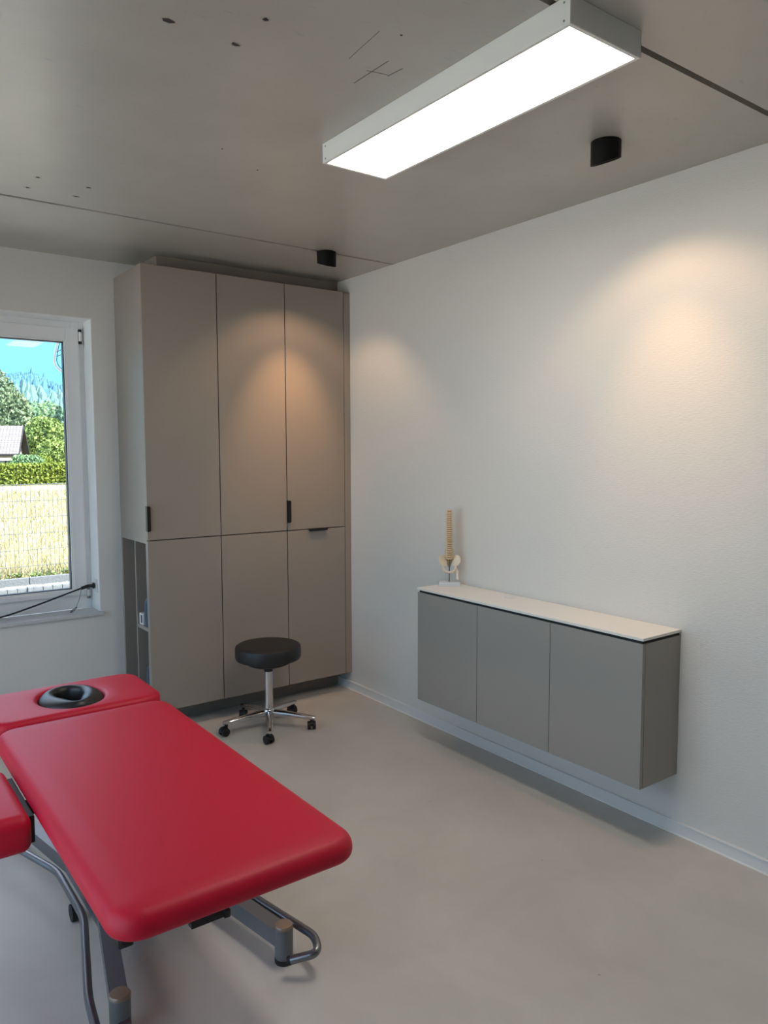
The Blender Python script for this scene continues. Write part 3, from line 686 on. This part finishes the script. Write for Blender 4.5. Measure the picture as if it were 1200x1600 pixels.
# ------------------------------------------------------------------ socket, plug and cable on the sill
RV = WX1 - .004
sk = thing('wall_socket', (RV, .062, .82), 'white socket plate set in the window reveal', 'socket')
MB().box(RV - .006, RV, .034, .094, .780, .862, .002).build('cover_plate', MT['white_plastic'], sk)
MB().cyl((RV - .0062, .066, .822), (RV - .0075, .066, .822), .020, n=24).build('socket_insert', MT['white_plastic'], sk, True)
pc = thing('power_cable', (RV - .01, .066, .822), 'black power cable plugged into the socket and trailing along the window sill', 'cable')
MB().lathe([(.006, 0), (.017, .002), (.019, .006), (.019, .010), (.013, .013), (.009, .02)], (0, 0, 0), 24).build('plug', MT['plastic_black'], pc, True, loc=(0, 0, 0))
pl = [o for o in C.objects if o.name.startswith('plug')][-1]; pl.location = (0, 0, 0); pl.rotation_euler = (0, -PI / 2, 0)
cx0 = RV - .018
MB().tube(fillet([(cx0 - .004, .066, .822), (cx0 - .030, .068, .823), (cx0 - .070, .072, .812)], .02), .0105, 12).build('strain_relief', MT['plastic_black'], pc, True)
pts = [(cx0 - .064, .072, .814), (-1.76, .080, .777), (-1.88, .084, .741), (-2.00, .088, .708), (-2.09, .088, .688), (-2.20, .086, .677), (-2.45, .080, .675), (-2.70, .07, .675)]
MB().tube(fillet(pts, .06), .0052, 10).build('cord', MT['cable'], pc, True)
pts = [(cx0 - .070, .070, .808), (cx0 - .078, .062, .785), (cx0 - .088, .055, .750), (cx0 - .104, .050, .715), (cx0 - .112, .047, .700)]
MB().tube(fillet(pts, .03), .0014, 8).build('tie_cord', MT['cable'], pc, True)
c = Vector((cx0 - .127, .044, .689)); ax = Vector((.8, 0, .6)); bx2 = Vector((-.25, -.55, .35)).normalized()
MB().tube([tuple(c + ax * .024 * math.cos(a) + bx2 * .011 * math.sin(a)) for a in [2 * PI * k / 20 for k in range(21)]], .0022, 8).build('tie_loop', MT['cable'], pc, True)

# ------------------------------------------------------------------ outside
def at(az, D, z=0.0):
    a = math.radians(az); return Vector((CAM.x + D * math.sin(a), CAM.y + D * math.cos(a), z))
YF, YC = 4.76, 5.0                      # palisade face and fence line
st(MB().box(-60, 40, -40, YF - .02, -.60, -.42).build('outer_ground', MT['lawn']))
# field: gently falling sheet
m = MB(); L = []
for y, z in ((YC + .06, .12), (9, .05), (20, -.05), (41, -.20), (90, -.5), (200, -2)): L.append([(x, y, z) for x in (-120, -40, -8, 0, 8, 40, 160)])
vs = [p for l in L for p in l]; fs = [(i * 7 + j, i * 7 + j + 1, (i + 1) * 7 + j + 1, (i + 1) * 7 + j) for i in range(5) for j in range(6)]
m.add(vs, fs); fo = m.build('dry_field', MT['field']); st(fo)
for v in fo.data.polygons: v.use_smooth = True
def fz(y):
    P_ = ((5, .12), (9, .05), (20, -.05), (41, -.20), (90, -.5), (200, -2))
    for (a, b), (c_, d_) in zip(P_, P_[1:]):
        if y <= c_: return b + (d_ - b) * max(0, y - a) / (c_ - a)
    return -2
m = MB()
for _ in range(15000):
    t = random.random() ** 1.7; y = 5.2 + t * 26; x = CAM.x + (y - CAM.y) * math.tan(math.radians(random.uniform(3, 24)))
    h_ = random.uniform(.06, .17) * (1 + .3 * t); a = random.uniform(0, PI); w_ = .006 * (1 + 2.5 * t); lx, ly = random.uniform(-.08, .08), random.uniform(-.08, .08); z = fz(y)
    dx, dy = w_ * math.cos(a), w_ * math.sin(a)
    m.add([(x - dx, y - dy, z), (x + dx, y + dy, z), (x + lx, y + ly, z + h_)], [(0, 1, 2)])
tag(m.build('dry_grass', MT['blade']), 'tall dry yellow grass growing behind the mesh fence', 'grass', kind='stuff')
m = MB()
for _ in range(26):
    x = random.uniform(-1.6, .2); y = YC + random.uniform(.08, .22)
    for k in range(9):
        a = random.uniform(0, 2 * PI); l = random.uniform(.03, .08); z = .12 + random.uniform(0, .05)
        p = Vector((x, y, z)); q_ = p + Vector((math.cos(a) * l, math.sin(a) * l, l * .5)); n_ = Vector((-math.sin(a), math.cos(a), 0)) * l * .3
        mm = (p + q_) / 2
        m.add([tuple(p), tuple(mm + n_), tuple(q_), tuple(mm - n_)], [(0, 1, 2, 3)])
tag(m.build('weeds', MT['leaf_yellow']), 'low green weeds sprouting at the foot of the mesh fence', 'weeds', kind='stuff')
# palisade edging
pw = thing('stone_edging', (-1, YF, -.42), 'row of grey concrete palisade stones edging the gravel strip', 'edging')
x = -3.0; k = 0; src = {}
while x < 2.4:
    wide = k % 5 != 0; wv = .108 if wide else .062
    if wide not in src:
        y_ = YF - .02 - (0 if wide else .03)
        o = MB().box(x, x + wv - .004, y_, YF + .04, -.42, .07 if wide else .08, .006).build('stone', MT['stone'], pw, loc=(x, YF - .02, -.42)); src[wide] = o
    else:
        o = src[wide].copy(); C.objects.link(o); o.parent = pw; o.location = Vector((x, YF - .02 + random.uniform(-.004, .004), -.42 + random.uniform(-.006, .004))) - WL[pw.name]
    x += wv; k += 1
MB().box(-3.2, 2.6, YF + .045, YC - .035, -.42, .052).build('gravel_bed', MT['lawn'], pw)
kb = thing('concrete_curb', (-1, YC, .05), 'pale concrete curb slabs under the mesh fence', 'curb')
for i in range(5):
    x = -3.45 + i * 1.25; MB().box(x, x + 1.243, YC - .03, YC + .035, 0, .150, .005).build('curb_slab', MT['stone'], kb)
m = MB()
for _ in range(2600):
    x = random.uniform(-2.2, 1.0); y = random.uniform(YF + .055, YC - .055); r_ = random.uniform(.006, .014); z = .055 + r_ * .5
    o_ = [Vector(v) * r_ * random.uniform(.7, 1.2) for v in ((1, 0, 0), (-1, 0, 0), (0, 1, 0), (0, -1, 0), (0, 0, .7), (0, 0, -.7))]
    m.add([(x + v.x, y + v.y, z + v.z) for v in o_], [(0, 2, 4), (2, 1, 4), (1, 3, 4), (3, 0, 4), (2, 0, 5), (1, 2, 5), (3, 1, 5), (0, 3, 5)])
tag(m.build('gravel', MT['gravel']), 'white gravel strip between the palisade stones and the fence', 'gravel', kind='stuff')
# mesh fence
fe = thing('mesh_fence', (-1, YC, .16), 'galvanised double wire mesh fence on the curb beyond the window', 'fence')
FX0, FX1, FZ0, FZ1 = -3.2, 2.2, .175, 1.262
PX = -.455
m = MB(); x = FX0
while x < FX1:
    if abs(x - PX) > .03: m.box(x - .003, x + .003, YC - .003, YC + .003, FZ0, FZ1 + .012)
    x += .05
tag(m.build('upright_wires', MT['fence'], fe), kind='stuff')
zz = FZ1
while zz > FZ0 - .01:
    m = MB(); m.box(FX0, PX - .03, YC - .008, YC - .002, zz - .004, zz + .004); m.box(FX0, PX - .03, YC + .002, YC + .008, zz - .003, zz + .003)
    m.box(PX + .03, FX1, YC - .008, YC - .002, zz - .003, zz + .003); m.box(PX + .03, FX1, YC + .002, YC + .008, zz - .003, zz + .003)
    m.build('horizontal_bar', MT['fence'], fe); zz -= .195
for x in (PX, PX - 2.5, PX + 2.5):
    m = MB(); m.box(x - .03, x + .03, YC - .02, YC + .02, .151, 1.30, .003); p_ = m.build('fence_post', MT['fence_post'], fe)

# leafy masses
def leafy(name, c, rad, n_, size, mleaf, label, cat, group=None, shape='round', trunk=True, base=None, seed=1, core=.74):
    rnd = random.Random(seed); c = Vector(c); rad = Vector(rad)
    bz = base if base is not None else c.z - rad.z - .8
    t = thing(name, (c.x, c.y, bz), label, cat, group); m = MB()
    lumps = [(Vector((rnd.gauss(0, 1), rnd.gauss(0, 1), rnd.gauss(0, 1))).normalized(), rnd.uniform(.75, 1.1)) for _ in range(16)]
    for _ in range(n_):
        d = Vector((rnd.gauss(0, 1), rnd.gauss(0, 1), rnd.gauss(0, 1))).normalized()
        if shape == 'cone':
            h_ = rnd.random() ** .8; a = rnd.uniform(0, 2 * PI); rr = (1 - h_) * (0.72 + .28 * math.sin(h_ * 60)) * rnd.uniform(.75, 1.08) + .03
            p = Vector((c.x + rad.x * rr * math.cos(a), c.y + rad.y * rr * math.sin(a), c.z - rad.z + 2 * rad.z * h_ - .15 * rr * rad.x))
        elif shape == 'box':
            p = Vector((c.x + rad.x * rnd.uniform(-1, 1), c.y + rad.y * rnd.uniform(-1.05, 1.05), c.z + rad.z * rnd.uniform(-1, 1.0)))
            if rnd.random() < .5: p.z = c.z + rad.z * rnd.uniform(.92, 1.06)
            else: p.y = c.y - rad.y * rnd.uniform(.92, 1.1)
        else:
            k_ = max(l * max(0, d.dot(v)) ** 2 for v, l in lumps); rr = (.62 + .42 * k_) * rnd.uniform(.8, 1.03)
            p = Vector((c.x + rad.x * d.x * rr, c.y + rad.y * d.y * rr, c.z + rad.z * d.z * rr))
        a = Vector((rnd.gauss(0, 1), rnd.gauss(0, 1), rnd.gauss(0, .7))).normalized(); b = a.orthogonal().normalized(); b.rotate(Matrix.Rotation(rnd.uniform(0, 6.28), 3, a)); s_ = size * rnd.uniform(.6, 1.3)
        q_ = a.cross(b)
        m.add([tuple(p + b * s_), tuple(p + q_ * s_ * .6), tuple(p - b * s_), tuple(p - q_ * s_ * .6)], [(0, 1, 2, 3)])
    m.build('foliage', mleaf, t)
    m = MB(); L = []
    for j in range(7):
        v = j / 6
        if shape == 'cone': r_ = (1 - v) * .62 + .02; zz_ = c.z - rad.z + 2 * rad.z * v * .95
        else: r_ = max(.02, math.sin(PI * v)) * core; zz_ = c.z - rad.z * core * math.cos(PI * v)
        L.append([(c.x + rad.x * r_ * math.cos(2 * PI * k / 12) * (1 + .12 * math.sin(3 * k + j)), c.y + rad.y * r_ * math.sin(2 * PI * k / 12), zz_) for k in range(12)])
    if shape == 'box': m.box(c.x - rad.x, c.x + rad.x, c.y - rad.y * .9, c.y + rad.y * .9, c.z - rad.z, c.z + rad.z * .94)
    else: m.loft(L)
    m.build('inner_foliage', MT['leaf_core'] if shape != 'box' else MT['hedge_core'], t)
    if trunk:
        m = MB(); m.cyl((c.x, c.y, bz - .3), (c.x, c.y, c.z), .05 + rad.x * .06, .04, 10); m.build('trunk', MT['trunk'], t, True)
    return t
hp = at(12, 46)
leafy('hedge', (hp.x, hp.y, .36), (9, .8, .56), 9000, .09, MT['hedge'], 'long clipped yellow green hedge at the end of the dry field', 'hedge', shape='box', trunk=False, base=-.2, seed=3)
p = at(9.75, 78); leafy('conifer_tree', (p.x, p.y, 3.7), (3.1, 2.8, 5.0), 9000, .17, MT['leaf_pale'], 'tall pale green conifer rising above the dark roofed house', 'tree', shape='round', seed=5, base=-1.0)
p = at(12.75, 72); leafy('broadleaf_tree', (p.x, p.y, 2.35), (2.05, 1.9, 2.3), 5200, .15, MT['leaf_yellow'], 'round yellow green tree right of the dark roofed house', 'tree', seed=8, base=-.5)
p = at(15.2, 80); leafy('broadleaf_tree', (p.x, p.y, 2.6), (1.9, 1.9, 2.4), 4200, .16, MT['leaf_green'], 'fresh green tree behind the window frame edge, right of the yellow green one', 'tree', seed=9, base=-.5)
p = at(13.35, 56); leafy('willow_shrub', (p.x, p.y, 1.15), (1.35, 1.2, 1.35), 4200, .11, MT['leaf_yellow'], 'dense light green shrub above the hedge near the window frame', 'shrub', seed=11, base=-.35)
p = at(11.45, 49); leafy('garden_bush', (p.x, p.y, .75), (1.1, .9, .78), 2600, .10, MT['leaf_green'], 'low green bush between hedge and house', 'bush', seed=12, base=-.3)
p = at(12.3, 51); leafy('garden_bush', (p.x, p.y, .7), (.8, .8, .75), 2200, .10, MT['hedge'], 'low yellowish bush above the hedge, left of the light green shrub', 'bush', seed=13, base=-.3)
for i, (az, D, top, rx, lab, kd, ml) in enumerate([
        (8.2, 105, 11, 4.0, 'far green tree left of the tall conifer', 'round', 'leaf_green'), (11.7, 112, 8.0, 4.2, 'far blue green conifer just right of the tall conifer', 'cone', 'leaf_blue'),
        (12.6, 134, 9.6, 4.4, 'far conifer behind the yellow green tree, middle of three', 'round', 'leaf_green'), (13.6, 123, 8.2, 4.4, 'far conifer behind the yellow green tree, nearest the window frame', 'cone', 'leaf_blue'),
        (14.6, 147, 10.2, 4.4, 'far pale green tree at the window frame', 'round', 'leaf_green'), (16.3, 112, 9, 4, 'far green tree hidden right of the window frame', 'cone', 'leaf_blue')]):
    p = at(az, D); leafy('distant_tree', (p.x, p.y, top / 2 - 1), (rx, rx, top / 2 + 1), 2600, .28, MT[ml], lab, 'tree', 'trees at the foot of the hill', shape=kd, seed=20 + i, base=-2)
# house
th = math.radians(19); U = Vector((math.cos(th), -math.sin(th), 0)); Nn = Vector((-math.sin(th), -math.cos(th), 0))
A = at(11.37, 60, 3.38); wv, drop, ln = 2.5, 1.95, 9.0
hs = thing('house', (A.x - 3, A.y, -.4), 'small house with a grey tiled roof and black gable beyond the hedge', 'house')
m = MB(); e0 = A - U * .35
P = lambda u, n_, z: tuple(A + U * u + Nn * n_ + Vector((0, 0, z)))
m.loft([[P(-.45, -2.0, -3.8), P(-.45, 2.0, -3.8), P(-.45, 2.0, -1.7), P(-.45, 0, -.14), P(-.45, -2.0, -1.7)], [P(-ln, -2.0, -3.8), P(-ln, 2.0, -3.8), P(-ln, 2.0, -1.7), P(-ln, 0, -.14), P(-ln, -2.0, -1.7)]]).build('wall', MT['house_wall'], hs)
m = MB(); m.loft([[P(-.40, -1.95, -1.75), P(-.40, 1.95, -1.75), P(-.40, 0, -.22)], [P(-.46, -1.95, -1.75), P(-.46, 1.95, -1.75), P(-.46, 0, -.22)]]).build('gable_cladding', MT['gable'], hs)
m = MB()
for s_ in (1, -1): m.loft([[P(u, 0, -.14), P(u, s_ * wv, -drop - .14), P(u, s_ * wv, -drop - .02), P(u, 0, -.02)] for u in (0, -ln)])
m.build('roof', MT['gable'], hs)
m = MB(); rows, ncol = 13, 44
for s_ in (1, -1):
    for r_ in range(rows):
        for c_ in range(ncol if s_ > 0 else 1):
            n0 = wv * r_ / rows; n1 = wv * (r_ + 1.08) / rows; z0 = -drop * r_ / rows + .05; z1 = -drop * (r_ + 1.08) / rows + .07
            u0 = -.02 - ln * c_ / ncol; u1 = -.02 - ln * (c_ + .93) / ncol if s_ > 0 else -ln
            m.loft([[P(u0, s_ * n0, z0), P(u1, s_ * n0, z0), P(u1, s_ * n1, z1), P(u0, s_ * n1, z1)], [P(u0, s_ * n0, z0 - .06), P(u1, s_ * n0, z0 - .06), P(u1, s_ * n1, z1 - .06), P(u0, s_ * n1, z1 - .06)]])
tag(m.build('roof_tiles', MT['rooftile'], hs), kind='stuff')
m = MB()
for s_ in (1, -1): m.loft([[P(u, 0, -.10), P(u, s_ * (wv + .03), -drop - .12), P(u, s_ * (wv + .03), -drop + .06), P(u, 0, .08)] for u in (.02, -.04)])
m.build('verge_board', MT['gable'], hs)
p = at(9.9, 53, 0)
sd = thing('garden_shed', (p.x, p.y, -.3), 'low pale blue flat-roofed shed in front of the house', 'shed')
MB().box(p.x - 2.2, p.x + .62, p.y - 1, p.y + 1, -.35, 1.05, .02).build('shed_wall', MT['shed'], sd)
MB().box(p.x - 2.4, p.x + .78, p.y - 1.2, p.y + 1.2, 1.05, 1.22, .02).build('shed_roof', MT['house_wall'], sd)
MB().box(p.x + .05, p.x + .12, p.y - 1.03, p.y - 1.0, -.3, 1.03).build('corner_post', MT['gable'], sd)

# wooded hill, distance haze painted into its colours
def hill_z(az, D):
    t = min(1, max(0, (D - 150) / 520)); ridge = 50 + 5 * math.sin(az * .55 - 4.0) + 2.0 * math.sin(az * 1.7)
    return -2 + (ridge + 2) * (t ** .8) - max(0, D - 670) * .05
m = MB(); azs = [-14 + 1.0 * i for i in range(60)]; Ds = [150, 180, 220, 270, 330, 400, 470, 540, 600, 650, 680, 760, 900]
vs = [tuple(at(a, D, hill_z(a, D))) for D in Ds for a in azs]; na = len(azs)
m.add(vs, [(i * na + j, i * na + j + 1, (i + 1) * na + j + 1, (i + 1) * na + j) for i in range(len(Ds) - 1) for j in range(na - 1)])
ho = m.build('hill', MT['hill']); st(ho)
for v in ho.data.polygons: v.use_smooth = True
m = MB(); rnd = random.Random(11); nfirst = 0
for cnt, D0, D1, sc_ in ((3000, 330, 560, 1.0), (1900, 160, 655, .85)):
    for _ in range(cnt):
        az = rnd.uniform(4, 21); D = rnd.uniform(D0, D1)
        p = at(az, D, hill_z(az, D) - 1); h_ = rnd.uniform(5, 10) * sc_; r_ = rnd.uniform(1.2, 2.4) * sc_
        prof_ = ((r_ * .5, 0), (r_, h_ * .25), (r_ * .85, h_ * .6), (r_ * .3, h_ * .9), (.1, h_)); n = 6
        m.loft([[(p.x + q * math.cos(2 * PI * k / n + az), p.y + q * math.sin(2 * PI * k / n + az), p.z + z_) for k in range(n)] for q, z_ in prof_], False, True)
    if not nfirst: nfirst = len(m.f)
hf = tag(m.build('hill_forest', MT['hill_tree']), 'forest with paler trees covering the distant hillside, blue green from painted-in haze', 'trees', kind='stuff')
hf.data.materials.append(MT['hill_tree_pale_haze'])
for q in hf.data.polygons: q.material_index = 0 if q.index < nfirst else 1
RL = ['leftmost and tallest of the three dark spires on the hill ridge', 'middle and shortest of the three dark spires on the hill ridge', 'rightmost of the three dark spires on the hill ridge',
      'small rounded tree on the hill ridge, next right of the three spires', 'second small ridge tree right of the three spires', 'third small ridge tree right of the three spires', 'small ridge tree nearest the window frame']
for i, (az, h_) in enumerate([(12.0, 15), (12.40, 11), (12.75, 14), (13.15, 8), (13.45, 8), (13.75, 9), (14.15, 10)]):
    p = at(az, 672, hill_z(az, 672) - 1); m = MB(); rr = h_ * .17
    m.loft([[(p.x + q * math.cos(2 * PI * k / 8), p.y + q * math.sin(2 * PI * k / 8), p.z + z_) for k in range(8)] for q, z_ in ((rr * .4, 0), (rr, h_ * .2), (rr * .9, h_ * .45), (rr * .5, h_ * .75), (.1, h_))], False, True)
    tag(m.build('ridge_tree', MT['hill_tree']), RL[i], 'tree', 'trees on the hill ridge')

# cable loop hanging outside the upper right corner of the pane
lp = thing('cable_loop', (-1.66, .42, 2.25), 'pale loop of cable hanging outside at the upper right corner of the pane', 'cable')
arc = [(-1.600, 2.46), (-1.630, 2.40), (-1.650, 2.34), (-1.664, 2.28), (-1.671, 2.225), (-1.660, 2.195), (-1.637, 2.172), (-1.600, 2.155), (-1.56, 2.150)]
MB().tube(fillet([(x, .41, z) for x, z in arc], .04, 4), .0075, 10).build('white_conduit', MT['white_plastic'], lp, True)
m = MB()
m.tube(fillet([(x + .012, .398, z + .004) for x, z in arc], .04, 4), .0024, 8)
m.tube(fillet([(-1.656, .398, 2.286), (-1.635, .398, 2.300), (-1.600, .398, 2.312), (-1.56, .398, 2.312)], .02), .0022, 8)
m.tube(fillet([(-1.659, .398, 2.258), (-1.635, .398, 2.268), (-1.600, .398, 2.284), (-1.56, .398, 2.290)], .02), .0022, 8)
m.build('dark_wires', MT['cable'], lp, True)
MB().box(-1.60, -1.55, .36, .42, 2.45, 2.50, .004).build('wall_clip', MT['white_plastic'], lp)
